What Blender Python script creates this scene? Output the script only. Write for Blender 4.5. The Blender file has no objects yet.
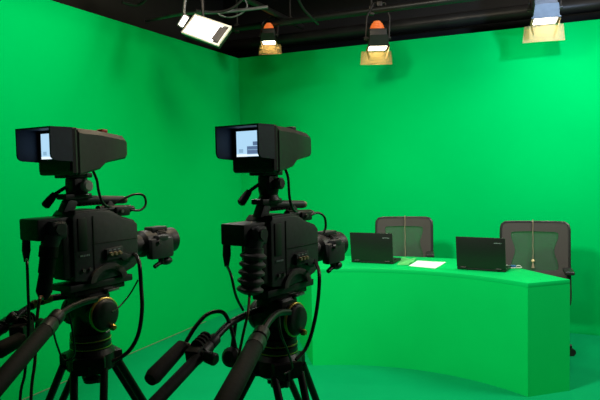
import bpy, bmesh, math, random
from mathutils import Vector, Matrix
random.seed(7)
C = bpy.context.scene.collection
PI = math.pi
R = math.radians

# ------------------------------------------------------------------ camera
FPX, PITCH, ROLL, EYE = 600.0, R(3.0), R(-1.15), 1.55
CM = Matrix.Rotation(PI/2 - PITCH, 3, 'X') @ Matrix.Rotation(ROLL, 3, 'Z')
def at(u, v, Y=None, Z=None):
    """world point on the sight line of photo pixel (u, v) at distance Y or height Z"""
    d = CM @ Vector(((u-300)/FPX, (200-v)/FPX, -1.0))
    t = Y/d.y if Y is not None else (Z-EYE)/d.z
    return Vector((0, 0, EYE)) + d*t
cd = bpy.data.cameras.new('camera'); co = bpy.data.objects.new('camera', cd); C.objects.link(co)
co.matrix_world = Matrix.Translation((0, 0, EYE)) @ CM.to_4x4()
cd.sensor_width = 36; cd.lens = 36*FPX/600; cd.clip_start = 0.05
bpy.context.scene.camera = co

# --------------------------------------------------------------- materials
def mat(name, col, rough=.5, metal=0., var=.12, scale=30., bump=0., spec=.5, emit=None, es=0.):
    m = bpy.data.materials.new(name); m.use_nodes = True
    nt = m.node_tree; b = nt.nodes['Principled BSDF']
    b.inputs['Roughness'].default_value = rough
    b.inputs['Metallic'].default_value = metal
    b.inputs['Specular IOR Level'].default_value = spec
    tc = nt.nodes.new('ShaderNodeTexCoord'); nz = nt.nodes.new('ShaderNodeTexNoise')
    nz.inputs['Scale'].default_value = scale; nz.inputs['Detail'].default_value = 4
    nt.links.new(tc.outputs['Object'], nz.inputs['Vector'])
    rp = nt.nodes.new('ShaderNodeValToRGB')
    lo = [c*(1-var) for c in col]; hi = [min(1, c*(1+var)) for c in col]
    rp.color_ramp.elements[0].position = .3; rp.color_ramp.elements[1].position = .7
    rp.color_ramp.elements[0].color = (*lo, 1); rp.color_ramp.elements[1].color = (*hi, 1)
    nt.links.new(nz.outputs['Fac'], rp.inputs['Fac'])
    nt.links.new(rp.outputs['Color'], b.inputs['Base Color'])
    if bump:
        bp = nt.nodes.new('ShaderNodeBump'); bp.inputs['Strength'].default_value = bump
        bp.inputs['Distance'].default_value = .002
        nt.links.new(nz.outputs['Fac'], bp.inputs['Height']); nt.links.new(bp.outputs['Normal'], b.inputs['Normal'])
    if emit:
        b.inputs['Emission Color'].default_value = (*emit, 1); b.inputs['Emission Strength'].default_value = es
    return m
def sheer(name, col, opacity, rough=.8):
    m = mat(name, col, rough, var=.05, scale=400)
    nt = m.node_tree; b = nt.nodes['Principled BSDF']; out = nt.nodes['Material Output']
    tr = nt.nodes.new('ShaderNodeBsdfTransparent'); mx = nt.nodes.new('ShaderNodeMixShader')
    mx.inputs['Fac'].default_value = opacity
    nt.links.new(tr.outputs[0], mx.inputs[1]); nt.links.new(b.outputs[0], mx.inputs[2])
    nt.links.new(mx.outputs[0], out.inputs['Surface'])
    return m
G = (.0, .46, .098)
M = {
 'wall': mat('green_wall_paint', G, .9, var=.025, scale=1.3, spec=0.),
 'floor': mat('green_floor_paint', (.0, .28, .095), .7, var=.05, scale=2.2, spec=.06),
 'desk': mat('green_desk_paint', (.0, .52, .105), .7, var=.03, scale=3, spec=.05),
 'desktop': mat('green_desktop_paint', (.0, .50, .11), .5, var=.03, scale=3, spec=.12),
 'seam': mat('grey_seam_tape', (.10, .22, .10), .7),
 'ceil': mat('black_ceiling', (.006, .0055, .005), .9, scale=3, var=.3),
 'dark': mat('dark_steel', (.020, .018, .017), .5, .3, var=.3, scale=8),
 'pipe': mat('black_pipe', (.016, .015, .015), .42, .2, var=.3, scale=5),
 'steel': mat('dull_galvanised_steel', (.20, .21, .22), .45, .8, scale=12),
 'body': mat('charcoal_camera_paint', (.029, .032, .035), .55, var=.15, scale=60, bump=.15),
 'silver': mat('pale_silver_paint', (.50, .50, .46), .4, var=.15),
 'hood': mat('hood_plastic_screen_glow_tint', (.012, .020, .050), .6, var=.1, scale=40),  # black hood, with the screen's blue glow put into its colour
 'body2': mat('dark_camera_plastic', (.010, .010, .011), .5, var=.2, scale=50),
 'vf': mat('dark_grey_viewfinder_paint', (.035, .033, .032), .48, var=.12, scale=60, bump=.1),
 'black': mat('matt_black', (.006, .006, .006), .55, var=.2),
 'rubber': mat('black_rubber', (.006, .0058, .0055), .75, var=.25, scale=90, bump=.4, spec=.3),
 'ribs': mat('worn_grey_rubber', (.075, .070, .071), .45, var=.2, scale=60),
 'pad': mat('grey_shoulder_pad', (.055, .055, .05), .8, var=.2, scale=90, bump=.4),
 'trip': mat('black_anodised_metal', (.006, .006, .006), .45, .1, var=.2, spec=.35),
 'gold': mat('gold_ring', (.62, .42, .10), .35, .9),
 'chrome': mat('chrome', (.55, .54, .50), .28, .95),
 'tan': mat('tan_knob', (.32, .26, .15), .5),
 'mark': mat('pale_lettering', (.25, .30, .32), .6),
 'red': mat('red_tally_plastic', (.55, .04, .02), .4),
 'redcable': mat('dark_red_cable', (.13, .018, .010), .5),
 'cable': mat('black_cable', (.007, .007, .007), .45),
 'yellow': mat('yellow_tape', (.42, .33, .03), .6),
 'glass': mat('lens_glass', (.01, .012, .02), .06, spec=.8),
 'scr': mat('screen_pale_blue', (.05, .07, .09), .3, emit=(.45, .72, .95), es=1.0),
 'scr_d': mat('screen_slate', (.02, .03, .05), .3, emit=(.12, .20, .36), es=.9),
 'scr_m': mat('screen_mid_blue', (.03, .05, .07), .3, emit=(.30, .52, .72), es=.9),
 'scr_w': mat('screen_white', (.05, .05, .05), .3, emit=(.80, .92, 1.0), es=1.1),
 'laptop': mat('black_laptop_shell', (.006, .007, .007), .45, var=.1, scale=80),
 'keys': mat('black_keys', (.012, .012, .012), .6),
 'lcd': mat('dim_laptop_panel', (.02, .02, .025), .2, emit=(.6, .7, .8), es=.15),
 'paper': mat('white_paper', (.82, .84, .82), .8, var=.02),
 'gpaper': mat('pale_green_paper', (.10, .52, .14), .7, var=.06, scale=40),
 'chair': mat('grey_brown_chair_fabric', (.044, .040, .034), .8, var=.15, scale=250, bump=.3),
 'chairblk': mat('black_chair_plastic', (.012, .012, .012), .45),
 'mesh': sheer('dark_green_sheer_mesh', (.040, .052, .044), .62),
 'cord': mat('tan_cord', (.24, .20, .12), .6),
 'bead': mat('pale_yellow_bead', (.75, .62, .30), .4),
 'blue': mat('blue_plastic', (.05, .16, .40), .4),
 'white': mat('white_plastic', (.6, .62, .6), .5),
 'lamp': mat('grey_lamp_housing', (.085, .095, .115), .5, .2),
 'lampblk': mat('black_lamp_housing', (.016, .015, .014), .5, .2),
 'hot': mat('orange_hot_vent', (.35, .09, .02), .5, emit=(1., .22, .04), es=.55),
 'amber': sheer('amber_barn_door', (.36, .23, .06), .5, .5),
 'bulb': mat('warm_lamp_lens', (.9, .85, .7), .3, emit=(1., .86, .62), es=17),
 'tube': mat('white_lamp_panel', (.9, .9, .9), .3, emit=(1., .97, .90), es=9),
 'refl': mat('white_lamp_frame', (.75, .72, .66), .6),
 'louv': mat('grey_louvre', (.16, .15, .15), .5),
}

# ----------------------------------------------------------------- helpers
ROOTM = {}
class MB:
    def __init__(s): s.bm = bmesh.new(); s.mi = 0; s.mats = None
    def _done(s, before):
        for f in s.bm.faces:
            if f.index == -1 or f not in before: pass
    def box(s, c, d, rot=None, bevel=0., seg=2):
        r = bmesh.ops.create_cube(s.bm, size=1.0)
        vs = r['verts']
        m = Matrix.Translation(Vector(c)) @ (rot.to_4x4() if rot else Matrix()) @ Matrix.Diagonal((*d, 1))
        bmesh.ops.transform(s.bm, matrix=m, verts=vs)
        if bevel:
            es = list({e for v in vs for e in v.link_edges})
            bmesh.ops.bevel(s.bm, geom=es, offset=bevel, segments=seg, affect='EDGES', profile=.6)
        return s
    def cyl(s, p0, p1, r0, r1=None, seg=20, cap=True):
        p0, p1 = Vector(p0), Vector(p1); r1 = r0 if r1 is None else r1
        return s.rev(p0, p1, [(r0, 0), (r1, 1)], seg, cap)
    def rev(s, p0, p1, prof, seg=24, cap=True):
        """surface of revolution: prof = (radius, fraction along p0->p1)"""
        p0, p1 = Vector(p0), Vector(p1); ax = (p1-p0).normalized()
        u = ax.orthogonal().normalized(); w = ax.cross(u)
        rings = []
        for r, t in prof:
            c = p0.lerp(p1, t)
            rings.append([s.bm.verts.new(c + u*(r*math.cos(2*PI*k/seg)) + w*(r*math.sin(2*PI*k/seg))) for k in range(seg)])
        for a, b in zip(rings, rings[1:]):
            for k in range(seg):
                s.bm.faces.new((a[k], a[(k+1) % seg], b[(k+1) % seg], b[k]))
        if cap:
            s.bm.faces.new(list(reversed(rings[0]))); s.bm.faces.new(rings[-1])
        return s
    def tube(s, pts, r, seg=10, n=8, smooth=True):
        P = [Vector(p) for p in pts]
        if smooth and len(P) > 2:
            Q = []
            for i in range(len(P)-1):
                a = P[max(i-1, 0)]; b = P[i]; c = P[i+1]; d = P[min(i+2, len(P)-1)]
                for k in range(n):
                    t = k/n
                    Q.append(.5*((2*b) + (c-a)*t + (2*a-5*b+4*c-d)*t*t + (3*b-a-3*c+d)*t**3))
            Q.append(P[-1]); P = Q
        up = None; rings = []
        for i, p in enumerate(P):
            t = (P[min(i+1, len(P)-1)] - P[max(i-1, 0)]).normalized()
            if up is None: up = t.orthogonal().normalized()
            up = (up - t*up.dot(t)).normalized(); w = t.cross(up)
            rr = r(i/(len(P)-1)) if callable(r) else r
            rings.append([s.bm.verts.new(p + up*(rr*math.cos(2*PI*k/seg)) + w*(rr*math.sin(2*PI*k/seg))) for k in range(seg)])
        for a, b in zip(rings, rings[1:]):
            for k in range(seg):
                s.bm.faces.new((a[k], a[(k+1) % seg], b[(k+1) % seg], b[k]))
        s.bm.faces.new(list(reversed(rings[0]))); s.bm.faces.new(rings[-1])
        return s
    def prism(s, poly, f, t0, t1, bevel=0.):
        """poly of 2D points, f(a, b, t) -> 3D, extruded from t0 to t1"""
        a = [s.bm.verts.new(Vector(f(x, y, t0))) for x, y in poly]
        b = [s.bm.verts.new(Vector(f(x, y, t1))) for x, y in poly]
        n = len(poly); fs = [s.bm.faces.new(a), s.bm.faces.new(list(reversed(b)))]
        for k in range(n):
            fs.append(s.bm.faces.new((a[(k+1) % n], a[k], b[k], b[(k+1) % n])))
        bmesh.ops.recalc_face_normals(s.bm, faces=fs)
        if bevel:
            es = list({e for q in fs for e in q.edges})
            bmesh.ops.bevel(s.bm, geom=es, offset=bevel, segments=2, affect='EDGES', profile=.6, clamp_overlap=True)
        return s
    def quad(s, pts, mi=0):
        f = s.bm.faces.new([s.bm.verts.new(Vector(p)) for p in pts]); f.material_index = mi
        return s
    def sphere(s, c, r, sx=1, sy=1, sz=1):
        q = bmesh.ops.create_uvsphere(s.bm, u_segments=18, v_segments=12, radius=r)
        bmesh.ops.transform(s.bm, matrix=Matrix.Translation(Vector(c)) @ Matrix.Diagonal((sx, sy, sz, 1)), verts=q['verts'])
        return s
    def build(s, name, mats, parent=None, world=False, angle=35):
        if world and parent is not None:
            r = parent
            while r.parent: r = r.parent
            s.bm.transform(ROOTM[r.name].inverted())
        me = bpy.data.meshes.new(name)
        bmesh.ops.recalc_face_normals(s.bm, faces=s.bm.faces) if angle else None
        s.bm.to_mesh(me); s.bm.free()
        for m in (mats if isinstance(mats, (list, tuple)) else [mats]): me.materials.append(m)
        for p in me.polygons: p.use_smooth = True
        me.set_sharp_from_angle(angle=R(angle or 35))
        o = bpy.data.objects.new(name, me); C.objects.link(o)
        if parent is not None: o.parent = parent
        return o
def tag(o, label, cat, group=None):
    o['label'] = label; o['category'] = cat
    if group: o['group'] = group
    return o
def thing(name, label, cat, loc=(0, 0, 0), rz=0., group=None):
    o = bpy.data.objects.new(name, None); C.objects.link(o)
    o.location = loc; o.rotation_euler = (0, 0, rz); o.empty_display_size = .1
    ROOTM[o.name] = Matrix.Translation(Vector(loc)) @ Matrix.Rotation(rz, 4, 'Z')
    return tag(o, label, cat, group)
def struct(o): o['kind'] = 'structure'; return o
def rounded(w, h, r, n=5, cx=0, cy=0):
    P = []
    for sx, sy, a0 in ((1, 1, 0), (-1, 1, 90), (-1, -1, 180), (1, -1, 270)):
        for k in range(n+1):
            a = R(a0 + 90*k/n)
            P.append((cx + sx*(w/2-r) + r*math.cos(a), cy + sy*(h/2-r) + r*math.sin(a)))
    return P

# ============================================================ ROOM SHELL
WT = 2.80
cor = Vector((-.66, 6.81, 0)); bdir = Vector((3.345, -1.515, 0)).normalized(); ldir = Vector((-1.147, -2.485, 0)).normalized()
bnor = Vector((bdir.y, -bdir.x, 0)); bnor = bnor if bnor.y < 0 else -bnor      # into the room
lnor = Vector((-ldir.y, ldir.x, 0)); lnor = lnor if lnor.x > 0 else -lnor
def slab(name, p, d, L, nor, z0, z1, th, m, start=0.):
    a = p + d*start; b = p + d*L; k = MB()
    k.prism([(a.x, a.y), (b.x, b.y), (b.x-nor.x*th, b.y-nor.y*th), (a.x-nor.x*th, a.y-nor.y*th)], lambda x, y, t: (x, y, t), z0, z1)
    return struct(k.build(name, m))
slab('wall_back', cor, bdir, 5.6, bnor, 0, WT, .06, M['wall'], -.06)
slab('wall_left', cor, ldir, 8.6, lnor, 0, WT, .06, M['wall'], 0)
slab('wall_upper_back', cor - bnor*.45, bdir, 5.8, bnor, 0, 3.9, .08, M['ceil'], -.8)
slab('wall_upper_left', cor - lnor*.45, ldir, 8.6, lnor, 0, 3.9, .08, M['ceil'], -.8)
FL = [cor - bdir*.6 - ldir*.6, cor + bdir*5.9 - ldir*.6, cor + bdir*5.9 + ldir*8.6, cor - bdir*.6 + ldir*8.6]
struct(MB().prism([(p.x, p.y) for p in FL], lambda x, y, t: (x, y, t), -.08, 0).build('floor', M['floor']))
k = MB().prism([(p.x, p.y) for p in FL], lambda x, y, t: (x, y, t), 3.82, 3.9)
struct(k.build('ceiling', M['ceil']))
p0 = cor + lnor*.004 + ldir*.8; p1 = cor + lnor*.004 + ldir*7.0
struct(MB().cyl(p0 + Vector((0, 0, .003)), p1 + Vector((0, 0, .003)), .005, seg=8).build('trim_1', M['seam']))

# ---------------------------------------------------- ceiling rails & ducts
ZR = 3.02
def on_back(s, off, z): return cor + bdir*s + bnor*off + Vector((0, 0, z))
def on_left(s, off, z): return cor + ldir*s + lnor*off + Vector((0, 0, z))
def rail(name, label, a, b, r, hang, cat='rail', m='pipe'):
    t = thing(name, label, cat, ((a+b)/2))
    MB().cyl(a, b, r, seg=16).build('pipe', M[m], t, True)
    for s in hang:
        p = a.lerp(b, s)
        MB().cyl((p.x, p.y, p.z), (p.x, p.y, 3.83), .011, seg=10).build('hanger_rod', M['dark'], t, True)
        MB().box((p.x, p.y, p.z), (.05, .05, r*2+.02), bevel=.004).build('clamp', M['dark'], t, True)
    return t
rail('lighting_rail', 'long black lighting pipe running along the top of the back green wall', on_back(-.1, .42, ZR), on_back(5.5, .42, ZR), .032, (.06, .32, .62, .9))
rail('lighting_rail', 'black lighting pipe slanting over the left wall behind the large white lamp', on_left(-.1, .75, ZR+.06), on_left(6.0, .75, ZR+.06), .028, (.05, .35, .7))
rail('lighting_rail', 'black cross pipe farther out over the floor carrying the large white lamp', on_left(2.1, .1, ZR+.12), on_left(2.1, .1, ZR+.12) + bdir*4.4, .026, (.12, .30, .95))
def duct(name, label, a, b, r, m='dark'):
    k = MB(); n = 9
    prof = []
    for i in range(n):
        t = i/(n-1)
        prof += [(r, max(0, t-.004)), (r*1.05, t), (r, min(1, t+.004))] if 0 < i < n-1 else [(r, t)]
    k.rev(a, b, prof, 24)
    return tag(k.build(name, M[m]), label, 'duct')
duct('air_duct', 'round dark air duct under the ceiling above the middle lamp', on_back(1.75, 2.6, 3.6), on_back(2.35, .1, 3.6), .16)
duct('air_duct', 'round dark air duct under the ceiling right of the middle lamp', on_back(2.5, 2.6, 3.62), on_back(3.0, .1, 3.62), .14)
for i, (s, lab) in enumerate(((.9, 'black ceiling joist nearest the corner of the green walls'), (2.9, 'black ceiling joist over the middle of the studio'), (4.4, 'black ceiling joist over the right of the studio'))):
    a = on_back(s, -.3, 3.76); b = on_back(s, 6.5, 3.76); d = (b-a).normalized()
    w = Vector((-d.y, d.x, 0))*.04
    tag(MB().prism([(a.x+w.x, a.y+w.y), (b.x+w.x, b.y+w.y), (b.x-w.x, b.y-w.y), (a.x-w.x, a.y-w.y)], lambda x, y, t: (x, y, t), 3.66, 3.825).build('ceiling_joist', M['dark']), lab, 'joist')
tag(MB().cyl(on_back(-.3, -.18, 2.98), on_back(5.3, -.18, 2.98), .07, seg=18).build('wall_pipe', M['pipe']), 'thick black pipe just above and behind the back green wall', 'pipe')
# thin conduits and loose cables near the left lamp
def hang_cable(name, label, pts, r, m='cable', cat='cable', group=None):
    return tag(MB().tube(pts, r, 8).build(name, M[m]), label, cat, group)
hang_cable('conduit', 'slim pale conduit slanting beside the top of the left green wall', [at(146, 21, 5.5), at(182, 14, 5.2), at(222, 12, 5.0), at(268, 7, 5.0)], .014, 'steel', 'conduit')
hang_cable('lamp_cable', 'black cable sagging in loops above the large white lamp', [at(196, 10, 4.9), at(212, 12, 4.9), at(228, 10, 4.9), at(240, 2, 4.9), at(245, -6, 4.9)], .010)
hang_cable('lamp_cable', 'thin pale cable looping right of the large white lamp', [at(216, 11, 5.0), at(222, 16, 5.0), at(232, 17, 5.0), at(242, 13, 5.0), at(247, 6, 5.0), at(244, -4, 5.0)], .007, 'steel')
hang_cable('lamp_cable', 'black cable draped from the ceiling over the corner lamp', [at(296, -6, 5.4), at(303, 8, 5.5), at(312, 18, 5.6), at(318, 24, 5.75)], .012)
hang_cable('lamp_cable', 'dark cable hanging beside the top of the left green wall', [at(122, 2, 5.0), at(135, 5, 5.1), at(143, 2, 5.1), at(150, -6, 5.1)], .012)

# ------------------------------------------------------------------- lamps
LK = 1.0
def light(kind, name, loc, target, energy, col, size=.3, angle=60, blend=.5):
    ld = bpy.data.lights.new(name, kind); ld.energy = energy*LK; ld.color = col
    if kind == 'AREA': ld.shape = 'DISK'; ld.size = size
    if kind == 'SPOT': ld.spot_size = R(angle); ld.spot_blend = blend; ld.shadow_soft_size = size
    if kind == 'POINT': ld.shadow_soft_size = size
    o = bpy.data.objects.new(name, ld); C.objects.link(o); o.location = loc
    d = Vector(target) - Vector(loc); o.rotation_euler = d.to_track_quat('-Z', 'Y').to_euler()
    return o
def basis(n, upv=Vector((0, 0, 1))):
    n = Vector(n).normalized(); x = upv.cross(n).normalized(); y = n.cross(x)
    return Matrix((x, y, n)).transposed()       # columns: right, up, facing
def fresnel(label, P, face, s, hz, bodym, doorm, power, open_=.9):
    """P: centre of the glowing lens, face: where it points, hz: height of the pipe it hangs from"""
    B = basis(face); t = thing('studio_lamp', label, 'lamp', P, 0, 'small studio lamps on the back rail')
    W = lambda x, y, z: Vector(P) + B @ Vector((x*s, y*s, z*s))
    MB().box(W(0, 0, -.10), (.205*s, .19*s, .20*s), B, .022*s, 3).build('housing', M[bodym], t, True)
    k = MB()
    for i in range(5): k.rev(W(0, 0, -.30+.022*i), W(0, 0, -.287+.022*i), [((.045, .064, .075, .082, .086)[i]*s*q, e) for q, e in ((.9, 0), (1, .4), (1, 1))], 20)
    k.cyl(W(0, 0, -.295), W(0, 0, -.18), .042*s, .07*s)
    k.build('vent', M['hot'], t, True)
    MB().box(W(0, 0, .004), (.195*s, .19*s, .016*s), B, .006*s).build('lens', M['bulb'], t, True)
    fr = MB()
    for sx, sy, w, h in ((0, .108, .25, .02), (0, -.108, .25, .02), (.115, 0, .02, .22), (-.115, 0, .02, .22)):
        fr.box(W(sx, sy, .006), (w*s, h*s, .012*s), B)
    fr.build('frame', M[bodym], t, True)
    for ax, sg, op in (('y', 1, 2.6), ('y', -1, .12), ('x', 1, open_), ('x', -1, open_)):
        wa, wb, L = (.175, .19, .155) if (ax == 'y' and sg < 0) else (.115, .10, .13) if ax == 'y' else (.09, .05, .12)
        out = L*math.sin(op); dep = L*math.cos(op)
        if ax == 'y': pts = [(-wa, sg*.119, .014), (wa, sg*.119, .014), (wb, sg*(.119+out), .014+dep), (-wb, sg*(.119+out), .014+dep)]
        else: pts = [(sg*.126, -wa, .014), (sg*.126, wa, .014), (sg*(.126+out), wb, .014+dep), (sg*(.126+out), -wb, .014+dep)]
        q = [W(*p) for p in pts]; nn = (q[1]-q[0]).cross(q[2]-q[0]).normalized()*.0015
        k = MB(); va = [k.bm.verts.new(p+nn) for p in q]; vb = [k.bm.verts.new(p-nn) for p in q]
        k.bm.faces.new(va); k.bm.faces.new(list(reversed(vb)))
        for i in range(4): k.bm.faces.new((va[i], vb[i], vb[(i+1) % 4], va[(i+1) % 4]))
        k.build('barn_door', M[bodym if (ax == 'y' and sg > 0) else doorm], t, True)
    # yoke and clamp up to the pipe
    c = W(0, 0, -.11); yb = B @ Vector((1, 0, 0))*(.135*s); top = hz
    ax_ = Vector((0, 0, 1)) - Vector((0, 1, 0))*.0
    rb = rail_pt(c); y0 = Vector((rb.x, rb.y, hz+.06)); mid = (c + y0)/2
    MB().tube([c+yb, mid+yb+Vector((0, 0, .03)), y0+yb*.5, y0, y0-yb*.5, mid-yb+Vector((0, 0, .03)), c-yb], .008, 8, smooth=False).build('yoke', M['dark'], t, True)
    for g in (1, -1): MB().cyl(c+yb*g*.75, c+yb*g*1.15, .018*s).build('yoke_knob', M['lampblk'], t, True)
    MB().box(y0+Vector((0, 0, -.01)), (.05, .05, .045), bevel=.006).build('hook_clamp', M['dark'], t, True)
    light('SPOT', 'lamp_beam', W(0, 0, .03), W(0, 0, 1), power, (1, .90, .74), .05, 75, .6)
    return t
def rail_pt(c):
    """nearest point of the back lighting rail"""
    a = on_back(0, .42, ZR); return a + bdir*((c-a).dot(bdir))
def rail_y(u, v, off=.42):
    """depth at which pixel (u, v) meets the vertical plane a distance off in front of the back wall"""
    d = CM @ Vector(((u-300)/FPX, (200-v)/FPX, -1.0)); q = cor + bnor*off - Vector((0, 0, EYE))
    return (q.dot(bnor)/d.dot(bnor))*d.y
Pa = at(269, 42, rail_y(269, 42, .50)); Pb = at(377.5, 47.5, rail_y(377.5, 47.5, .50)); Pc = at(545, 20, rail_y(545, 20, .50))
fresnel('small black lamp with a glowing orange back hanging near the corner', Pa, (-.005, -.06, -1), .62, ZR, 'lampblk', 'amber', 14, -.22)
fresnel('black lamp with amber flaps and an orange top above the first chair', Pb, (.0, -.06, -1), .80, ZR, 'lampblk', 'amber', 18, -.22)
fresnel('grey lamp with wide amber flaps at the top right above the right chair', Pc, (-.018, -.06, -1), .88, ZR, 'lamp', 'amber', 18, -.22)

# the large bright panel lamp
YL = 4.75
q = [at(193, 15, YL+.10), at(229, 28, YL-.02), at(219, 46, YL-.10), at(187, 35, YL+.02)]
ce = sum(q, Vector())/4; px = ((q[1]-q[0])+(q[2]-q[3])).normalized(); n = px.cross((q[0]-q[3])+(q[1]-q[2])).normalized()
if n.y > 0: n = -n
py = n.cross(px).normalized()
if py.z < 0: py = -py
BL = Matrix((px, py, n)).transposed(); LW = (q[1]-q[0]).length*.98; LH = (q[0]-q[3]).length*.95
t = thing('panel_lamp', 'large white glowing panel lamp hanging over the left wall', 'lamp', ce)
W = lambda x, y, z: ce + BL @ Vector((x, y, z))
MB().box(W(0, 0, -.022), (LW*1.0, LH*1.0, .035), BL, .008).build('housing', M['lampblk'], t, True)
MB().box(W(-LW*.11, 0, .004), (LW*.78, LH*.98, .024), BL, .006).build('light_panel', M['tube'], t, True)
k = MB().box(W(LW*.36, 0, .0), (LW*.2, LH*.66, .02), BL)
for i in range(5): k.box(W(LW*(.28+.04*i), 0, .016), (.004, LH*.7, .02), BL)
k.build('louvre', M['louv'], t, True)
k = MB()
for sx, sy, w, h in ((0, .5, LW*1.04, .016), (0, -.5, LW*1.04, .016), (.5, 0, .016, LH), (-.5, 0, .016, LH)): k.box(W(sx*LW, sy*LH, .01), (w, h, .016), BL)
k.build('frame', M['refl'], t, True)
h0 = W(-LW*.25, LH*.3, -.04)
ra = on_left(0, .75, ZR+.06); ra = ra + ldir*((h0-ra).dot(ldir)); MB().tube([h0, (h0+ra)/2, ra-Vector((0, 0, .03))], .012, 10).build('hanger', M['dark'], t, True)
e0 = at(183.5, 21, YL+.12)
t2 = thing('strip_lamp', 'small bright strip lamp just left of the large white panel lamp', 'lamp', e0)
BS = basis((.25, -.9, -.25))
BS = BS @ Matrix.Rotation(R(-32), 3, 'Z')
MB().box(e0 - BS @ Vector((0, 0, .03)), (.055, .11, .05), BS, .01).build('housing', M['louv'], t2, True)
MB().box(e0, (.035, .085, .015), BS, .005).build('light_panel', M['tube'], t2, True)
MB().tube([e0 + BS @ Vector((0, .03, -.05)), e0+Vector((-.0, .05, .12)), Vector((e0.x+.04, e0.y+.06, ZR+.12))], .014, 10).build('hanger', M['steel'], t2, True)
light('AREA', 'panel_glow', W(-LW*.1, 0, .03), W(0, 0, 1), 10, (1, .96, .9), .28)

# ==================================================================== DESK
DH = .765; DC = Vector((.20, 3.15)); RI = 1.503
A = Vector((1.492, 3.921))
B_ = at(570, 279.5, Z=DH).to_2d(); C_ = at(517, 267.5, Z=DH).to_2d()
aL = math.atan2(4.645-DC.y, .076-DC.x); aR = math.atan2(A.y-DC.y, A.x-DC.x)
NA = 36
inner = [DC + Vector((RI*math.cos(aL+(aR-aL)*i/NA), RI*math.sin(aL+(aR-aL)*i/NA))) for i in range(NA+1)]
RO = 2.17; bL = R(96); bR = R(54)
outer = [DC + Vector((RO*math.cos(bR+(bL-bR)*i/20), RO*math.sin(bR+(bL-bR)*i/20))) for i in range(21)]
desk = thing('news_desk', 'curved green presenter desk with a flat top standing before the back wall', 'desk', (.95, 4.6, 0))
top = [tuple(p) for p in inner] + [tuple(B_), tuple(C_)] + [tuple(p) for p in outer]
f3 = lambda x, y, t: (x, y, t)
MB().prism(top, f3, DH-.03, DH, .0025).build('desktop', M['desktop'], desk, True, 30)
def ribbon(line, th, side):
    n = len(line); off = []
    for i in range(n):
        d = (line[min(i+1, n-1)]-line[max(i-1, 0)]).normalized(); off.append(line[i] + Vector((-d.y, d.x))*th*side)
    return [tuple(p) for p in line] + [tuple(p) for p in reversed(off)]
MB().prism(ribbon(inner, .025, 1), f3, 0, DH-.03).build('front_panel', M['desk'], desk, True, 30)
MB().prism(ribbon([A, B_], .025, 1), f3, 0, DH-.03).build('end_panel', M['desk'], desk, True)
MB().prism(ribbon([inner[0], outer[-1]], .025, -1), f3, 0, DH-.03).build('end_panel', M['desk'], desk, True)

# ----------------------------------------------------------------- laptops
def laptop(label, hl, hr, lean):
    hl, hr = Vector(hl), Vector(hr); c = (hl+hr)/2; w = (hr-hl).length
    ang = math.atan2(hr.y-hl.y, hr.x-hl.x)
    t = thing('laptop', label, 'laptop', (c.x, c.y, DH), ang, 'laptops on the presenter desk')
    D = .235
    MB().box((0, D/2, .012), (w, D, .018), bevel=.004).build('base', M['laptop'], t)
    k = MB()
    for r_ in range(5):
        for j in range(13): k.box((-w*.43+(w*.86)*j/12, .055+.022*r_, .0225), (w*.058, .017, .004))
    k.build('keyboard', M['keys'], t)
    MB().box((0, .19, .0222), (.10, .06, .002)).build('touchpad', M['keys'], t)
    for s in (-1, 1): MB().box((s*w*.42, D*.9, .0015), (.03, .012, .003)).build('foot', M['rubber'], t)
    RX = Matrix.Rotation(R(lean), 3, 'X'); F = lambda x, y, z: RX @ Vector((x, y, z)) + Vector((0, 0, .022))
    ld = MB().box(F(0, 0, .117), (w, .012, .234), RX, .004).build('lid', M['laptop'], t)
    MB().box(F(0, .0065, .12), (w*.92, .001, .19), RX).build('screen', M['lcd'], ld)
    k = MB()
    for i, ww in enumerate((.006, .004, .006, .004, .006, .005)): k.box(F(w*.29+.0095*i, -.0064, .196), (ww, .001, .006), RX)
    k.build('lid_lettering', M['mark'], ld)
    for s in (-1, 1): MB().cyl((s*w*.36-.02, -.002, .02), (s*w*.36+.02, -.002, .02), .008, seg=12).build('hinge', M['steel' if s > 2 else 'keys'], t)
    return t
laptop('black open laptop left of the white paper in front of the first chair', at(351.5, 261.2, Z=DH+.01), at(393.5, 263.2, Z=DH+.01), 8)
laptop('black open laptop at the right end of the desk in front of the right chair', at(457, 268.0, Z=DH+.01), at(506, 271.2, Z=DH+.01), 8)

def sheet(name, label, cat, pts, m, lift=0., curl=0., group=None):
    P = [at(u, v, Z=DH) for u, v in pts]; k = MB(); n = 8; g = []
    for i in range(n+1):
        row = []
        for j in range(n+1):
            a = P[0].lerp(P[1], i/n); b = P[3].lerp(P[2], i/n); p = a.lerp(b, j/n)
            z = DH + .0006 + lift + curl*(math.sin(i*1.1)*math.sin(j*.9+1)*.5+.5)*(j/n*.3+(i/n)*.7)
            row.append(k.bm.verts.new((p.x, p.y, z)))
        g.append(row)
    for i in range(n):
        for j in range(n): k.bm.faces.new((g[i][j], g[i+1][j], g[i+1][j+1], g[i][j+1]))
    r = bmesh.ops.extrude_face_region(k.bm, geom=list(k.bm.faces))
    bmesh.ops.translate(k.bm, vec=(0, 0, .0012), verts=[v for v in r['geom'] if isinstance(v, bmesh.types.BMVert)])
    return tag(k.build(name, M[m]), label, cat, group)
sheet('paper_sheet', 'white sheet of paper lying on the green desk between the two laptops', 'paper', [(408.7, 266), (417.6, 260.9), (446, 262.6), (435.3, 268.7)], 'paper', .0, .003)
sheet('paper_sheet', 'crumpled pale green sheet on the desk right of the first laptop', 'paper', [(397, 265.0), (402.5, 258.8), (417, 260.0), (408.4, 265.4)], 'gpaper', .0, .022)
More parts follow.
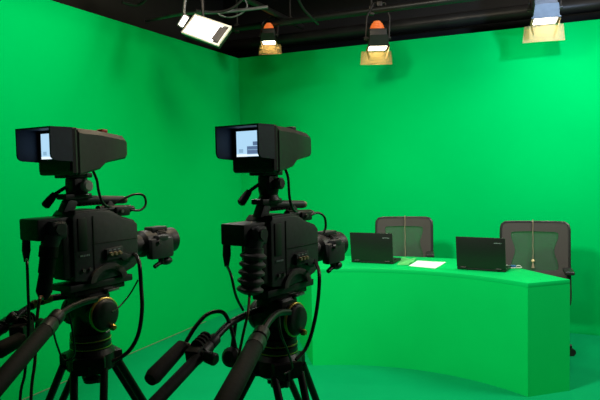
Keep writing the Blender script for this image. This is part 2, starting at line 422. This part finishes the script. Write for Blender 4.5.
# microphone and plug beside the right laptop
mp = at(513, 268, Z=DH)
t = thing('lapel_microphone', 'small clip microphone with a curled white lead right of the right laptop', 'microphone', (mp.x, mp.y, DH))
MB().box((0, 0, .011), (.045, .022, .022), bevel=.004).build('clip', M['blue'], t)
MB().cyl((-.05, .01, .012), (-.02, .004, .012), .011, .009).build('capsule', M['white'], t)
MB().tube([(.02, 0, .010), (.05, .012, .016), (.06, -.012, .006), (.035, -.03, .005), (.0, -.026, .005), (-.03, -.028, .005), (-.05, -.012, .005)], .004, 8).build('lead', M['white'], t)

# ------------------------------------------------------------------ chairs
def hourglass(w, h, pinch, cy, flip=1):
    P = []; n = 12
    def side(t): return w/2*(1 - pinch*math.sin(PI*min(1, max(0, (t-.12)/.76)))**1.5)
    for i in range(n+1):
        t = i/n; P.append((side(t), cy + h*(t-.5)))
    P += [(w*.42, cy+h*.52), (0, cy+h*.53), (-w*.42, cy+h*.52)]
    for i in range(n+1):
        t = 1-i/n; P.append((-side(t), cy + h*(t-.5)))
    P += [(-w*.42, cy-h*.54), (0, cy-h*.58), (w*.42, cy-h*.54)]
    return P
def resample(P, n):
    P = [Vector(p) for p in P]; L = [0]
    Q = P + [P[0]]
    # start on +x axis direction, sample by angle about the centre
    c = sum(P, Vector((0, 0)))/len(P); out = []
    for i in range(n):
        a = 2*PI*i/n; d = Vector((math.cos(a), math.sin(a))); best = None
        for u, v in zip(Q, Q[1:]):
            e = v-u; den = d.x*e.y - d.y*e.x
            if abs(den) < 1e-9: continue
            s_ = ((u.x-c.x)*e.y - (u.y-c.y)*e.x)/den; tt = ((u.x-c.x)*d.y - (u.y-c.y)*d.x)/den
            if s_ > 0 and -1e-6 <= tt <= 1+1e-6 and (best is None or s_ > best): best = s_
        out.append(c + d*best)
    return out
def make_chair(label, loc, rz, bw, top, bot, armz, in_w, in_h, in_c, pinch):
    """origin on the floor under the column, facing -Y; the backrest stands at +Y"""
    t = thing('office_chair', label, 'chair', loc, rz, 'mesh office chairs behind the desk')
    H = top-bot; cz = (top+bot)/2; BY = .25
    def bend(x, z, d): return (x, BY + d + .06*(1-(2*x/bw)**2)*.6 + .05*((z-bot)/H) , z)
    n = 72
    o = resample(rounded(bw, H, .045, 6, 0, cz), n); i_ = resample(hourglass(in_w, in_h, pinch, in_c), n)
    k = MB(); L = []
    for ring in (o, i_):
        for d in (-.012, .012): L.append([k.bm.verts.new(bend(p.x, p.y, d)) for p in ring])
    of, ob, nf, nb = L
    for a in range(n):
        b = (a+1) % n
        for q in ((of[a], of[b], nf[b], nf[a]), (ob[b], ob[a], nb[a], nb[b]), (of[b], of[a], ob[a], ob[b]), (nf[a], nf[b], nb[b], nb[a])): k.bm.faces.new(q)
    back = k.build('backrest', M['chair'], t)
    k = MB(); f_ = [k.bm.verts.new(bend(p.x, p.y, -.002)) for p in i_]; c0 = k.bm.verts.new(bend(0, in_c, -.002))
    g_ = [k.bm.verts.new(bend(p.x, p.y, .002)) for p in i_]; c1 = k.bm.verts.new(bend(0, in_c, .002))
    for a in range(n):
        b = (a+1) % n; k.bm.faces.new((f_[a], f_[b], c0)); k.bm.faces.new((g_[b], g_[a], c1))
    k.build('mesh_panel', M['mesh'], back)
    MB().tube([bend(*p.to_tuple(), .0) for p in o] + [bend(*o[0].to_tuple(), 0)], .014, 8, smooth=False).build('edge_trim', M['chairblk'], back)
    k = MB().box((0, .0, .455), (.45, .46, .07), bevel=.03, seg=3); k.build('seat', M['chair'], t)
    MB().box((0, .02, .405), (.30, .30, .035), bevel=.01).build('seat_pan', M['chairblk'], t)
    MB().tube([(0, .1, .40), (0, .27, .41), (0, .325, .50), (0, .325, bot+.10)], .022, 10).build('back_support', M['chairblk'], t)
    MB().rev((0, 0, .09), (0, 0, .40), [(.032, 0), (.032, .55), (.02, .56), (.02, 1)], 18).build('gas_column', M['chairblk'], t)
    for a in range(5):
        an = R(72*a+18); ex, ey = math.cos(an)*.28, math.sin(an)*.28
        lg = MB().tube([(0, 0, .11), (ex*.5, ey*.5, .10), (ex, ey, .075)], lambda u: .026-.010*u, 10).build('leg', M['chairblk'], t)
        d = Vector((-math.sin(an), math.cos(an), 0)); k = MB()
        for g in (-1, 1):
            c = Vector((ex, ey, .03)) + d*g*.016; k.cyl(c - d*.009, c + d*.009, .03, seg=16)
        k.cyl((ex, ey, .03), (ex, ey, .08), .008, seg=8); k.build('caster', M['black'], lg)
    for s in (-1, 1):
        x = s*(bw/2-.018)
        ar = MB().tube([(s*.2, .06, .415), (x, .08, .43), (x, .10, armz-.03)], .018, 10).build('arm_post', M['chairblk'], t)
        MB().box((x, .13, armz-.015), (.075, .22, .03), bevel=.013, seg=3).build('arm_pad', M['chairblk'], ar)
    # cord hung over the top of the backrest: rests on it, a thing of its own (returned frame)
    return lambda x, z, d: Matrix.Translation(Vector(loc)) @ Matrix.Rotation(rz, 4, 'Z') @ Vector(bend(x, z, d))
p1 = at(404, 240, 5.50); p2 = at(534.5, 245, 5.06)
def chair_loc(p, rz): return (p.x + math.sin(rz)*.30, p.y - math.cos(rz)*.30, 0)
z1t = at(404, 218.0, 5.5).z; z2t = at(534.5, 222.5, 5.06).z
rz1, rz2 = R(-12), R(-19)
b1 = make_chair('mesh backed office chair with a cord over it behind the left laptop', chair_loc(p1, rz1), rz1, .50, z1t, z1t-.56, at(429, 250, 5.45).z, .345, .275, at(404, 242, 5.5).z, .16)
b2 = make_chair('mesh backed office chair at the right end behind the right laptop', chair_loc(p2, rz2), rz2, .535, z2t, z2t-.56, at(567, 267, 5.0).z+.01, .375, .305, at(534, 250.5, 5.06).z, .17)
def cord(label, b, x, zt, zb):
    t = thing('lanyard', label, 'lanyard', b(x, zt, 0), 0, 'cords hung over the chair backs')
    n = 14; pf = [b(x + .0012*math.sin(i*1.3), zt + (zb-zt)*i/n, -.022) for i in range(n+1)]
    pb = [b(x, zt - .25*i/4, .022) for i in range(4, -1, -1)]
    MB().tube(pb + [b(x, zt+.02, 0)] + pf, .003, 8, n=3).build('strap', M['cord'], t, True)
    MB().sphere(pf[-1], .013).build('bead', M['bead'], t, True)
    e = pf[-1]; MB().cyl(e+Vector((0, 0, -.012)), e+Vector((0, 0, -.06)), .004, .013, 12).build('tassel', M['cord'], t, True)
cord('thin tan cord hanging down the middle of the left chair back', b1, .01, z1t, z1t-.40)
cord('thin tan cord with a round bead hanging down the right chair back', b2, -.012, z2t, z2t-.325)

# ================================================================= CAMERAS
def cam_origin(P, a, l):
    c, s = math.cos(a), math.sin(a)
    return Vector((P.x - (l[0]*c + l[1]*s), P.y - (-l[0]*s + l[1]*c), P.z - l[2]))
RR = (.055, -.12, 0)
def make_camera(label, O, a, ribbed, dz):
    t = thing('studio_camera', label, 'camera', O, -a, 'broadcast cameras on tripods')
    side = lambda y, z, x: (x, y, z)
    prof = [(-.12, .018), (-.12, .222), (-.108, .236), (-.01, .236), (.03, .228), (.075, .205), (.125, .190), (.14, .180), (.14, .045), (.118, .03), (.06, .012), (-.03, .006)]
    body = MB().prism(prof, side, -.055, .055, .006).build('body', M['body'], t)
    MB().prism([(-.118, .226), (-.105, .241), (-.01, .241), (.03, .233), (.075, .210), (.125, .195), (.135, .186), (.12, .188), (.07, .20), (.02, .222), (-.03, .228)], side, -.05, .05, .003).build('top_plate', M['vf'], body)
    MB().box((.0558, -.088, .165), (.006, .034, .105), bevel=.004).build('battery_door', M['black'], body)
    MB().box((.0555, -.046, .125), (.004, .003, .19)).build('panel_seam', M['black'], body)
    MB().box((.0555, .045, .130), (.004, .18, .002)).build('panel_seam', M['black'], body)
    k = MB()
    for i, ww in enumerate((.004, .003, .004, .003, .004, .003)): k.box((.0585, -.098+.0062*i, .097), (.001, ww, .006))
    k.build('pale_lettering', M['mark'], body)
    pn = MB().prism([(-.005, .108), (.062, .112), (.062, .09), (.095, .078), (.095, .05), (.06, .062), (.055, .072), (-.005, .070)], side, .055, .068, .003).build('control_panel', M['body'], t)
    for i in range(3):
        y = .008 + .018*i
        MB().rev((.068, y, .091), (.079, y, .091), [(.0065, 0), (.0065, .7), (.005, 1)], 14).build('knob', M['tan'], pn)
        MB().box((.0685, y, .104), (.0015, .010, .003)).build('switch', M['mark'], pn)
    for i in range(2): MB().cyl((.055, -.09+.025*i, .05), (.063, -.09+.025*i, .05), .006, seg=12).build('button', M['ribs'], body)
    arc = [(.005 + .075*math.cos(R(b)), .005+.055*math.sin(R(b))) for b in range(0, 181, 12)]
    arc += [(.005 + .052*math.cos(R(b)), .005+.036*math.sin(R(b))) for b in range(180, -1, -12)]
    MB().prism(arc, side, -.03, .066, .003).build('shoulder_pad', M['pad'], t)
    MB().box((0, -.01, -.004), (.10, .25, .022), bevel=.004).build('mounting_plate', M['body2'], t)
    # carrying handle
    h = MB()
    h.prism([(-.125, .236), (-.085, .236), (-.07, .265), (-.09, .28), (-.105, .272)], side, -.018, .018, .003)
    h.tube([(0, -.10, .272), (0, .0, .270), (0, .125, .262)], .014, 12)
    h.prism([(.045, .20), (.075, .20), (.08, .25), (.06, .265), (.045, .25)], side, -.014, .014, .003)
    hd = h.build('carrying_handle', M['body'], t)
    k = MB()
    for i in range(9): k.box((0, -.055+.014*i, .255), (.02, .006, .008))
    k.build('finger_ridges', M['rubber'], hd)
    MB().cyl((0, .123, .2625), (0, .137, .261), .012, seg=14).build('handle_tip', M['tan'], hd)
    MB().box((0, -.07, .284), (.05, .10, .018), bevel=.005).build('shoe', M['body2'], hd)
    # microphone holder with cable loop on the right of the handle
    mh = MB().box((.03, .085, .226), (.04, .06, .032), bevel=.006)
    mh.cyl((.03, -.005, .238), (.03, .13, .232), .013, seg=14)
    mh = mh.build('microphone_holder', M['body2'], t)
    MB().cyl((.03, .13, .232), (.03, .145, .232), .009, seg=12).build('screw', M['ribs'], mh)
    MB().cyl((.052, .075, .228), (.058, .075, .228), .006, seg=12).build('screw', M['chrome'], mh)
    MB().tube([(.045, .12, .228), (.05, .16, .225), (.05, .185, .245), (.045, .18, .275), (.035, .145, .28), (.02, .10, .262), (.01, .075, .25)] if not ribbed else
              [(.045, .11, .228), (.05, .15, .232), (.055, .18, .215), (.055, .187, .18), (.05, .175, .155)], .0042, 8).build('microphone_cable', M['cable'], mh)
    # lens
    LZ = .098
    ln = MB().rev((0, .13, LZ), (0, .20, LZ), [(.05, 0), (.05, .2), (.038, .25), (.036, 1)], 28).build('lens_mount', M['black'], t)
    lens = MB().rev((0, .185, LZ), (0, .352, LZ), [(.036, 0), (.048, .08), (.048, .28), (.043, .30), (.043, .42), (.050, .46), (.050, .66), (.044, .68), (.043, .74), (.046, .8), (.047, .84), (.047, 1)], 32).build('lens', M['body2'], t)
    MB().rev((0, .346, LZ), (0, .354, LZ), [(.042, 0), (.038, 1)], 28).build('front_element', M['glass'], lens)
    k = MB()
    for i in range(40):
        b = 2*PI*i/40; k.box((.0505*math.cos(b),   .275, LZ+.0505*math.sin(b)), (.003, .03, .003), Matrix.Rotation(-b, 3, 'Y'))
    k.build('focus_ring', M['rubber'], lens)
    MB().box((.0, .275, LZ+.048), (.045, .075, .018), bevel=.005).build('top_cover', M['body'], lens)
    k = MB().box((.045, .252, LZ-.018), (.035, .11, .075), bevel=.012); k.box((.052, .25, LZ+.02), (.03, .05, .02), bevel=.006)
    sv = k.build('zoom_servo', M['body'], lens)
    MB().cyl((.06, .23, LZ+.008), (.071, .23, LZ+.008), .008, seg=12).build('servo_button', M['ribs'], sv)
    k = MB().sphere((.03, .295, LZ-.072), .017, 1, 1.6, .9); k.cyl((.03, .265, LZ-.045), (.03, .272, LZ-.08), .011, seg=12); k.cyl((.03, .26, LZ-.076), (.03, .235, LZ-.086), .008, seg=10)
    k.build('iris_lever', M['body2'], lens)
    # rear adapter box, elbow connector and boot
    rb = MB().box((-.008, -.175, .190), (.096, .11, .066), bevel=.006).build('rear_adapter', M['body2'], t)
    MB().box((0, -.135, .115), (.09, .03, .17), bevel=.006).build('rear_panel', M['black'], t)
    el = MB().box((.040, -.172, .185), (.05, .06, .06), bevel=.018, seg=3)
    el.cyl((.040, -.185, .170), (.040, -.195, .135), .030, .026); el.cyl((.067, -.172, .19), (.071, -.172, .19), .018, seg=16)
    el = el.build('cable_connector', M['body'], rb)
    if ribbed:
        p0, p1 = Vector((.044, -.19, .150)), Vector((.034, -.205, .01)); pr = [(.030, 0)]
        for i in range(5):
            c = .1 + .18*i; pr += [(.030, c), (.036, c+.03), (.041, c+.06), (.041, c+.10), (.036, c+.13), (.030, c+.155)]
        pr += [(.022, 1)]
        MB().rev(p0, p1, pr, 28).build('ribbed_boot', M['ribs'], rb)
    else:
        MB().rev((.040, -.195, .140), (.028, -.215, -.02), [(.028, 0), (.028, .2), (.024, .22), (.024, .5), (.021, .52), (.024, .85), (.012, 1)], 20).build('cable_boot', M['rubber'], rb)
        MB().box((.068, -.172, .19), (.004, .012, .022), bevel=.001).build('pale_label', M['mark'], el)
    MB().rev((-.045, -.215, .16), (-.045, -.218, .09), [(.012, 0), (.013, .5), (.007, 1)], 14).build('plug', M['body2'], rb)
    # viewfinder on its tilting yoke
    yk = MB().rev((0, -.06, .288), (0, -.06, .325+dz), [(.038, 0), (.03, .5), (.034, 1)], 20)
    yk.box((0, -.06, .345+dz), (.05, .06, .06), bevel=.014, seg=3)
    yk = yk.build('viewfinder_yoke', M['body2'], t)
    MB().rev((.025, -.05, .345+dz), (.050, -.05, .345+dz), [(.017, 0), (.019, .3), (.019, .8), (.013, 1)], 20).build('tilt_knob', M['silver' if not ribbed else 'ribs'], yk)
    k = MB().tube([(-.018, -.07, .350+dz), (-.028, -.10, .332+dz), (-.034, -.122, .318+dz)], .006, 8)
    k.rev((-.033, -.117, .322+dz), (-.044, -.15, .282+dz), [(.010, 0), (.013, .4), (.014, .9), (.008, 1)], 12)
    k.build('tilt_lever', M['black'], yk)
    VW, VZ0, VZ1, VY = .0845, .382+dz, .525+dz, -.134
    vf = MB()
    # housing: square at the back, tapering towards the front
    secs = [(VY, VW, VZ0, VZ1), (VY+.012, VW+.002, VZ0-.002, VZ1+.002), (VY+.02, VW-.001, VZ0+.001, VZ1-.001), (VY+.026, VW+.002, VZ0-.002, VZ1+.002), (VY+.036, VW, VZ0, VZ1),
            (VY+.11, VW-.006, VZ0+.016, VZ1-.003), (VY+.135, VW-.008, VZ0+.036, VZ1-.006), (VY+.225, VW-.02, VZ0+.05, VZ1-.016), (VY+.236, VW-.026, VZ0+.06, VZ1-.024)]
    rings = []
    for y, w, z0, z1 in secs:
        cb = .003 if y < VY+.015 else .016
        rings.append([vf.bm.verts.new(p) for p in ((-w, y, z0+.006), (-w, y, z1-cb), (-w+cb, y, z1), (w-cb, y, z1), (w, y, z1-cb), (w, y, z0+.006), (w-.006, y, z0), (-w+.006, y, z0))])
    for p_, q_ in zip(rings, rings[1:]):
        for i in range(8): vf.bm.faces.new((p_[i], p_[(i+1) % 8], q_[(i+1) % 8], q_[i]))
    vf.bm.faces.new(rings[0]); vf.bm.faces.new(list(reversed(rings[-1])))
    vf = vf.build('viewfinder_housing', M['vf'], t, angle=25)
    MB().box((0, -.07, VZ0-.003), (.06, .10, .016), bevel=.004).build('base_shoe', M['body2'], vf)
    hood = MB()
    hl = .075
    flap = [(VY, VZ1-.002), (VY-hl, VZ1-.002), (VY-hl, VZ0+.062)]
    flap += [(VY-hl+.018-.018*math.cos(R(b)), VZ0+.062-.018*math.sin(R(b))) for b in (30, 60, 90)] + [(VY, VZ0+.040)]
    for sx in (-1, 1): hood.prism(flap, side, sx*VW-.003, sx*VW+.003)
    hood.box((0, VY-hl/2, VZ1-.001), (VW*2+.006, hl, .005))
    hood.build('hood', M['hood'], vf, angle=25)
    MB().box((0, VY-.002, VZ0+.074), (VW*2-.012, .006, .125)).build('bezel', M['black'], vf)
    sc = MB(); y = VY-.0058; s0, s1, sl, sr = VZ0+.050, VZ0+.130, -.062, .046
    rect = lambda x0, z0, x1, z1, mi, d: sc.quad([(x0, y-d, z0), (x1, y-d, z0), (x1, y-d, z1), (x0, y-d, z1)], mi)
    rect(sl, s0, sr, s1, 0, 0)
    rect(-.018, s0+.008, .032, s0+.032, 1, .0004); rect(.006, s0+.034, .034, s0+.046, 1, .0004)
    rect(sl, s0, -.018, s0+.008, 2, .0004); rect(-.018, s0+.001, sr, s0+.006, 2, .0005)
    rect(-.014, s0+.020, .030, s0+.022, 3, .0006); rect(-.052, s0+.012, -.034, s0+.024, 3, .0004)
    sc.build('screen', [M['scr'], M['scr_d'], M['scr_w'], M['scr_m']], vf, angle=0)
    tl = MB().box((.035, .02, VZ1-.002), (.028, .024, .012), bevel=.003).build('tally_lamp', M['red' if not ribbed else 'vf'], vf)
    MB().tube([(.045, -.03, VZ0+.012), (.05, -.02, VZ0-.02), (.05, -.015, .30), (.048, .0, .262), (.04, .03, .245), (.034, .06, .24)], .0045, 8).build('viewfinder_cable', M['cable'], t)
    return t
a1, a2 = R(33), R(36)
O1 = cam_origin(at(75.5, 288, 1.86), a1, RR); O2 = cam_origin(at(272.5, 293, 1.86), a2, RR)
cam1 = make_camera('black broadcast camera at the left with a red tally lamp on its viewfinder', O1, a1, False, -.028)
cam2 = make_camera('black broadcast camera in the middle with a ribbed cable boot and bright viewfinder screen', O2, a2, True, -.004)

# ================================================================= TRIPODS
def make_tripod(label, O, a, legs):
    """O: camera origin (under the body); the head carries the mounting plate"""
    base = O + Matrix.Rotation(-a, 3, 'Z') @ Vector((0, -.03, 0))
    t = thing('camera_tripod', label, 'tripod', (base.x, base.y, 0), -a, 'tripods under the broadcast cameras')
    z = O.z - .0155
    MB().box((0, .02, z-.009), (.075, .20, .018), bevel=.004).build('sliding_plate', M['trip'], t)
    MB().box((.045, .055, z-.016), (.03, .05, .010), bevel=.003).build('plate_lock', M['chrome'], t)
    hd = MB().box((0, .0, z-.055), (.11, .10, .075), bevel=.02, seg=3)
    hd.cyl((-.07, 0, z-.085), (.07, 0, z-.085), .05, seg=32)
    hd.cyl((0, 0, z-.15), (0, 0, z-.08), .058, .05, 28)
    hd = hd.build('pan_head', M['trip'], t)
    for s in (1, -1):
        d = MB().rev((s*.066, 0, z-.085), (s*.092, 0, z-.085), [(.052, 0), (.052, .55), (.046, .9), (.04, 1)], 36).build('tilt_drum', M['body2'], hd)
    MB().rev((.069, 0, z-.085), (.080, 0, z-.085), [(.0522, 0), (.056, .2), (.057, .5), (.056, .8), (.0522, 1)], 40).build('gold_ring', M['gold'], hd)
    MB().rev((.09, .015, z-.128), (.106, .015, z-.128), [(.010, 0), (.011, .6), (.007, 1)], 16).build('brake_knob', M['gold'], hd)
    MB().rev((0, 0, z-.205), (0, 0, z-.148), [(.062, 0), (.066, .1), (.066, .42), (.060, .46), (.060, .52), (.064, .56), (.064, .95), (.058, 1)], 36).build('bowl', M['trip'], t)
    for q in (.006, .032): MB().rev((0, 0, z-.205+q), (0, 0, z-.205+q+.003), [(.0665, 0), (.0665, 1)], 36).build('gold_line', M['gold'], hd)
    cz = z-.245
    cs = MB().rev((0, 0, cz-.035), (0, 0, cz+.042), [(.06, 0), (.078, .15), (.078, .8), (.066, 1)], 28)
    angs = [a + R(q) for q in legs]
    for b in angs:
        d = Vector((math.cos(b), math.sin(b), 0)); w = Vector((-d.y, d.x, 0)); Rm = Matrix((d, w, Vector((0, 0, 1)))).transposed()
        cs.box(Vector((0, 0, cz)) + d*.062, (.055, .10, .055), Rm, .008)
    cs.build('crown', M['trip'], t)
    k = MB().rev((0, 0, cz-.075), (0, 0, cz-.03), [(.026, 0), (.03, .3), (.018, .45), (.018, 1)], 18); k.box((0, 0, cz-.062), (.085, .02, .022), bevel=.006)
    k.build('bowl_knob', M['black'], t)
    for b in angs:
        d = Vector((math.cos(b), math.sin(b), 0)); w = Vector((-d.y, d.x, 0))
        T = Vector((0, 0, cz-.012)) + d*.075; F = Vector((0, 0, .035)) + d*.54
        k = MB(); mid = T.lerp(F, .52)
        for s in (-1, 1): k.cyl(T + w*s*.046, mid + w*s*.036, .0125, seg=14)
        k.cyl(T.lerp(F, .35), F, .0135, seg=14)
        k.box(T + Vector((0, 0, .0)), (.03, .03, .03)); lg = k.build('leg', M['trip'], t)
        q = T.lerp(F, .30); Rm = basis(T-F, d)
        MB().box(mid, (.105, .045, .06), Rm, .01).build('leg_clamp', M['body2'], lg)
        MB().cyl(mid - w*.075, mid - w*.045, .016, seg=12).build('clamp_knob', M['black'], lg)
        MB().rev((F.x, F.y, 0), (F.x, F.y, .05), [(.034, 0), (.036, .35), (.018, .8), (.015, 1)], 18).build('foot', M['rubber'], lg)
    # spreader holding the legs
    k = MB(); hub = Vector((0, 0, .30))
    k.cyl(hub - Vector((0, 0, .015)), hub + Vector((0, 0, .015)), .03, seg=16)
    for b in angs:
        d = Vector((math.cos(b), math.sin(b), 0)); T = Vector((0, 0, cz-.012)) + d*.075; F = Vector((0, 0, .035)) + d*.54
        s_ = (T.z-.30)/(T.z-F.z); k.cyl(hub, T.lerp(F, s_), .009, seg=10)
    k.build('spreader', M['trip'], t)
    return t, hd
def pan_bar(root, rod, grip, gr, r=.010, clampr=.020, mats=('trip', 'rubber')):
    b = MB().tube(rod, r, 12).build('pan_bar', M[mats[0]], root, True)
    e = Vector(rod[-1]); g0, g1 = Vector(grip[0]), Vector(grip[1]); d = (g1-g0).normalized()
    ck = MB().rev(e - d*.03, g0 + d*.03, [(r, 0), (clampr, .1), (clampr, .45), (clampr*.85, .5), (clampr*1.1, .6), (clampr*1.1, 1)], 20)
    ck.build('clamp', M['body2'], b, True)
    L = (g1-g0).length
    MB().rev(g0, g1, [(gr*.8, 0), (gr, .04), (gr*1.02, .5), (gr*1.05, .96), (gr*.7, 1)], 24).build('grip', M[mats[1]], b, True)
    return b

rod1 = [at(96, 299, 1.80), at(84, 302, 1.75), at(68, 309, 1.68), at(55, 319, 1.60)]
tri1, head1 = make_tripod('black tripod with gold ringed head under the left camera', O1, a1, (-76, 40, 162))
pb = pan_bar(tri1, rod1, (at(50, 325, 1.57), at(-12, 396, 1.28)), .021)
MB().rev(at(52, 330, 1.60), at(40, 322, 1.66), [(.012, 0), (.016, .4), (.012, 1)], 14).build('clamp_knob', M['black'], pb, True)
rod2 = [at(289, 312, 1.80), at(279, 313, 1.75), at(270, 320, 1.68), at(260, 336, 1.60)]
tri2, head2 = make_tripod('black tripod with two long pan handles under the middle camera', O2, a2, (-65, 55, 175))
pb2 = pan_bar(tri2, rod2, (at(257, 342, 1.57), at(220, 412, 1.28)), .024, clampr=.023)

# far-side pan bars with zoom and focus controllers
def far_bar(root, rod, grip, gr):
    return pan_bar(root, rod, grip, gr, .011, .018)
far1 = far_bar(tri1, [at(66, 296, 1.98), at(48, 299, 1.92), at(30, 307, 1.84), at(12, 319, 1.76)], (at(8, 323, 1.74), at(-30, 350, 1.58)), .018)
MB().cyl(at(50, 298.5, 1.925), at(42, 301, 1.89), .0135, seg=14).build('yellow_tape', M['yellow'], far1, True)
MB().cyl(at(36, 303.5, 1.865), at(31, 306, 1.845), .0135, seg=14).build('yellow_tape', M['yellow'], far1, True)
far2 = far_bar(tri2, [at(262, 309, 1.95), at(246, 315, 1.88), at(228, 325, 1.80), at(212, 342, 1.72)], (at(207, 348, 1.70), at(148, 410, 1.42)), .016)

def controller(label, c, arm, side_grip, knob, group='zoom controllers on the pan handles'):
    """remote zoom grip clamped on a pan bar"""
    t = thing('zoom_controller', label, 'controller', c, 0, group)
    d = (Vector(arm[1])-Vector(arm[0])).normalized()
    Bm = basis(-d)
    MB().box(c, (.045, .045, .075), Bm, .010).build('clamp_block', M['body2'], t, True)
    k = MB()
    for i in range(4): k.cyl(c + d*(-.05+.016*i) + Vector((0, 0, .018)), c + d*(-.043+.016*i) + Vector((0, 0, .018)), .020, seg=16)
    k.build('ridged_collar', M['rubber'], t, True)
    MB().rev(side_grip[0], side_grip[1], [(.010, 0), (.019, .06), (.021, .4), (.023, .9), (.018, 1)], 22).build('handgrip', M['rubber'], t, True)
    MB().tube([c, (Vector(side_grip[0])+c)/2, side_grip[0]], .010, 10).build('link_arm', M['body2'], t, True)
    MB().rev(knob[0], knob[1], [(.012, 0), (.012, .35), (.017, .45), (.018, .9), (.012, 1)], 18).build('thumb_knob', M['black'], t, True)
    return t
cc = at(198, 352, 1.68)
controller('black zoom grip clamped on the far pan handle of the middle camera', cc, (at(207, 348, 1.70), at(148, 410, 1.42)), (at(184, 344, 1.70), at(150, 380, 1.56)), (at(200, 354, 1.66), at(216, 360, 1.62)))
MB().rev(at(228, 357, 1.78), at(236, 357, 1.82), [(.018, 0), (.030, .25), (.032, .6), (.024, 1)], 20).build('counter_knob', M['black'], far2, True)
MB().cyl(at(236, 320, 1.84), at(231, 356, 1.80), .006, seg=10).build('counter_rod', M['trip'], far2, True)
c1_ = at(22, 330, 1.70)
controller('black zoom grip clamped on the pan handle at the left edge', c1_, (at(30, 326, 1.74), at(-12, 358, 1.5)), (at(22, 338, 1.66), at(-4, 352, 1.58)), (at(18, 322, 1.70), at(8, 316, 1.70)))

# ------------------------------------------------------------------ cables
def on_cam(O, a, l): return O + Matrix.Rotation(-a, 3, 'Z') @ Vector(l)
def cable(label, pts, r, m='cable', start=None, drop=None):
    P = [at(*p) for p in pts]
    if start is not None: P = [start] + P
    if drop:                                    # runs on down to the floor and away along it
        e = P[-1]; P += [Vector((e.x+.01, e.y-.02, .30)), Vector((e.x-.02, e.y-.06, .05)), Vector((e.x-drop*.3, e.y-.25, r+.001)), Vector((e.x-drop*.6, e.y-.7, r+.001))]
    return tag(MB().tube(P, r, 8).build('camera_cable', M[m]), label, 'cable', 'cables of the broadcast cameras')
cable('black cable dropping straight down left of the left camera', [(27, 262, 1.69), (28, 290, 1.69), (29, 330, 1.69), (25, 372, 1.67), (20, 420, 1.66)], .0042, start=on_cam(O1, a1, (-.045, -.218, .093)), drop=.6)
cable('dark red cable hanging from the boot behind the left camera', [(40, 298, 1.65), (37, 320, 1.66), (35, 360, 1.67), (31, 420, 1.66)], .0045, 'redcable', start=on_cam(O1, a1, (.028, -.215, -.018)), drop=.4)
cable('thick black cable looping from the left lens down to its tripod', [(139, 262, 1.95), (141, 285, 1.94), (142, 310, 1.92), (138, 335, 1.90), (128, 352, 1.88), (112, 362, 1.85)], .0068, start=on_cam(O1, a1, (.025, .146, .075)))
cable('thin black cable from the left camera front to its gold ringed drum', [(138, 280, 1.93), (130, 294, 1.92), (120, 306, 1.88), (112, 312, 1.83)], .0026)
cable('thin black lead looping below the left pan handle', [(69, 312, 1.68), (73, 335, 1.69), (74, 355, 1.70), (64, 360, 1.70), (57, 345, 1.68), (53, 330, 1.62)], .003)
cable('black cable hanging from the rear plug of the middle camera', [(231, 275, 1.70), (236, 296, 1.74), (243, 310, 1.83)], .0042, start=on_cam(O2, a2, (-.045, -.218, .093)))
cable('thick black cable looping from the middle lens down to its tripod', [(319, 272, 1.95), (318, 300, 1.93), (313, 328, 1.91), (306, 348, 1.89), (296, 360, 1.86)], .0062, start=on_cam(O2, a2, (.025, .146, .075)))
cable('dark red cable hanging below the ribbed boot of the middle camera', [(248, 312, 1.68), (243, 335, 1.70), (238, 360, 1.70), (226, 420, 1.66)], .0042, 'redcable', start=on_cam(O2, a2, (.034, -.205, .012)), drop=.5)
cable('black cable arching over the zoom grip of the middle camera', [(186, 342, 1.70), (196, 326, 1.73), (208, 314, 1.76), (222, 312, 1.79), (229, 322, 1.80), (234, 340, 1.80), (236, 352, 1.80)], .0062)
cable('thin black lead below the near pan handle of the middle camera', [(279, 316, 1.73), (281, 334, 1.71), (288, 352, 1.74), (292, 368, 1.76), (284, 374, 1.74)], .003)

# ================================================================== LIGHTS
WARM, COOL = (1, .82, .55), (.60, .86, 1)
light('SPOT', 'key_left', (-1.1, 2.3, 3.45), (1.05, 4.7, .3), 590, (1, .95, .86), .25, 92, .9)
light('AREA', 'wash_left', (.2, 3.0, 3.6), (-1.5, 4.9, .7), 56, WARM, .8)
light('AREA', 'fill_right', (3.4, 3.3, 3.45), (2.2, 5.3, .3), 110, (1, .94, .84), 1.2)
light('SPOT', 'edge_left', (-.2, 2.4, 3.5), at(0, 90, 3.9), 165, COOL, .1, 56, 1.)
# hard lamp on a front rail at the right, throwing the shadow of the right lamp on the wall
S = at(526, 20, rail_y(526, 20, 0))
light('SPOT', 'hard_key', S + (Pc + Vector((0, 0, .06)) - S)*2.3, at(480, 130, 5.8), 66, (.50, .70, 1), .02, 130, .8)
w = bpy.data.worlds.new('studio_dark'); bpy.context.scene.world = w; w.use_nodes = True
w.node_tree.nodes['Background'].inputs[0].default_value = (.9, .95, 1, 1); w.node_tree.nodes['Background'].inputs[1].default_value = .015
sc = bpy.context.scene
sc.view_settings.view_transform = 'Standard'; sc.view_settings.look = 'None'; sc.view_settings.gamma = 1
sc.view_settings.use_curve_mapping = False; sc.view_settings.exposure = 0
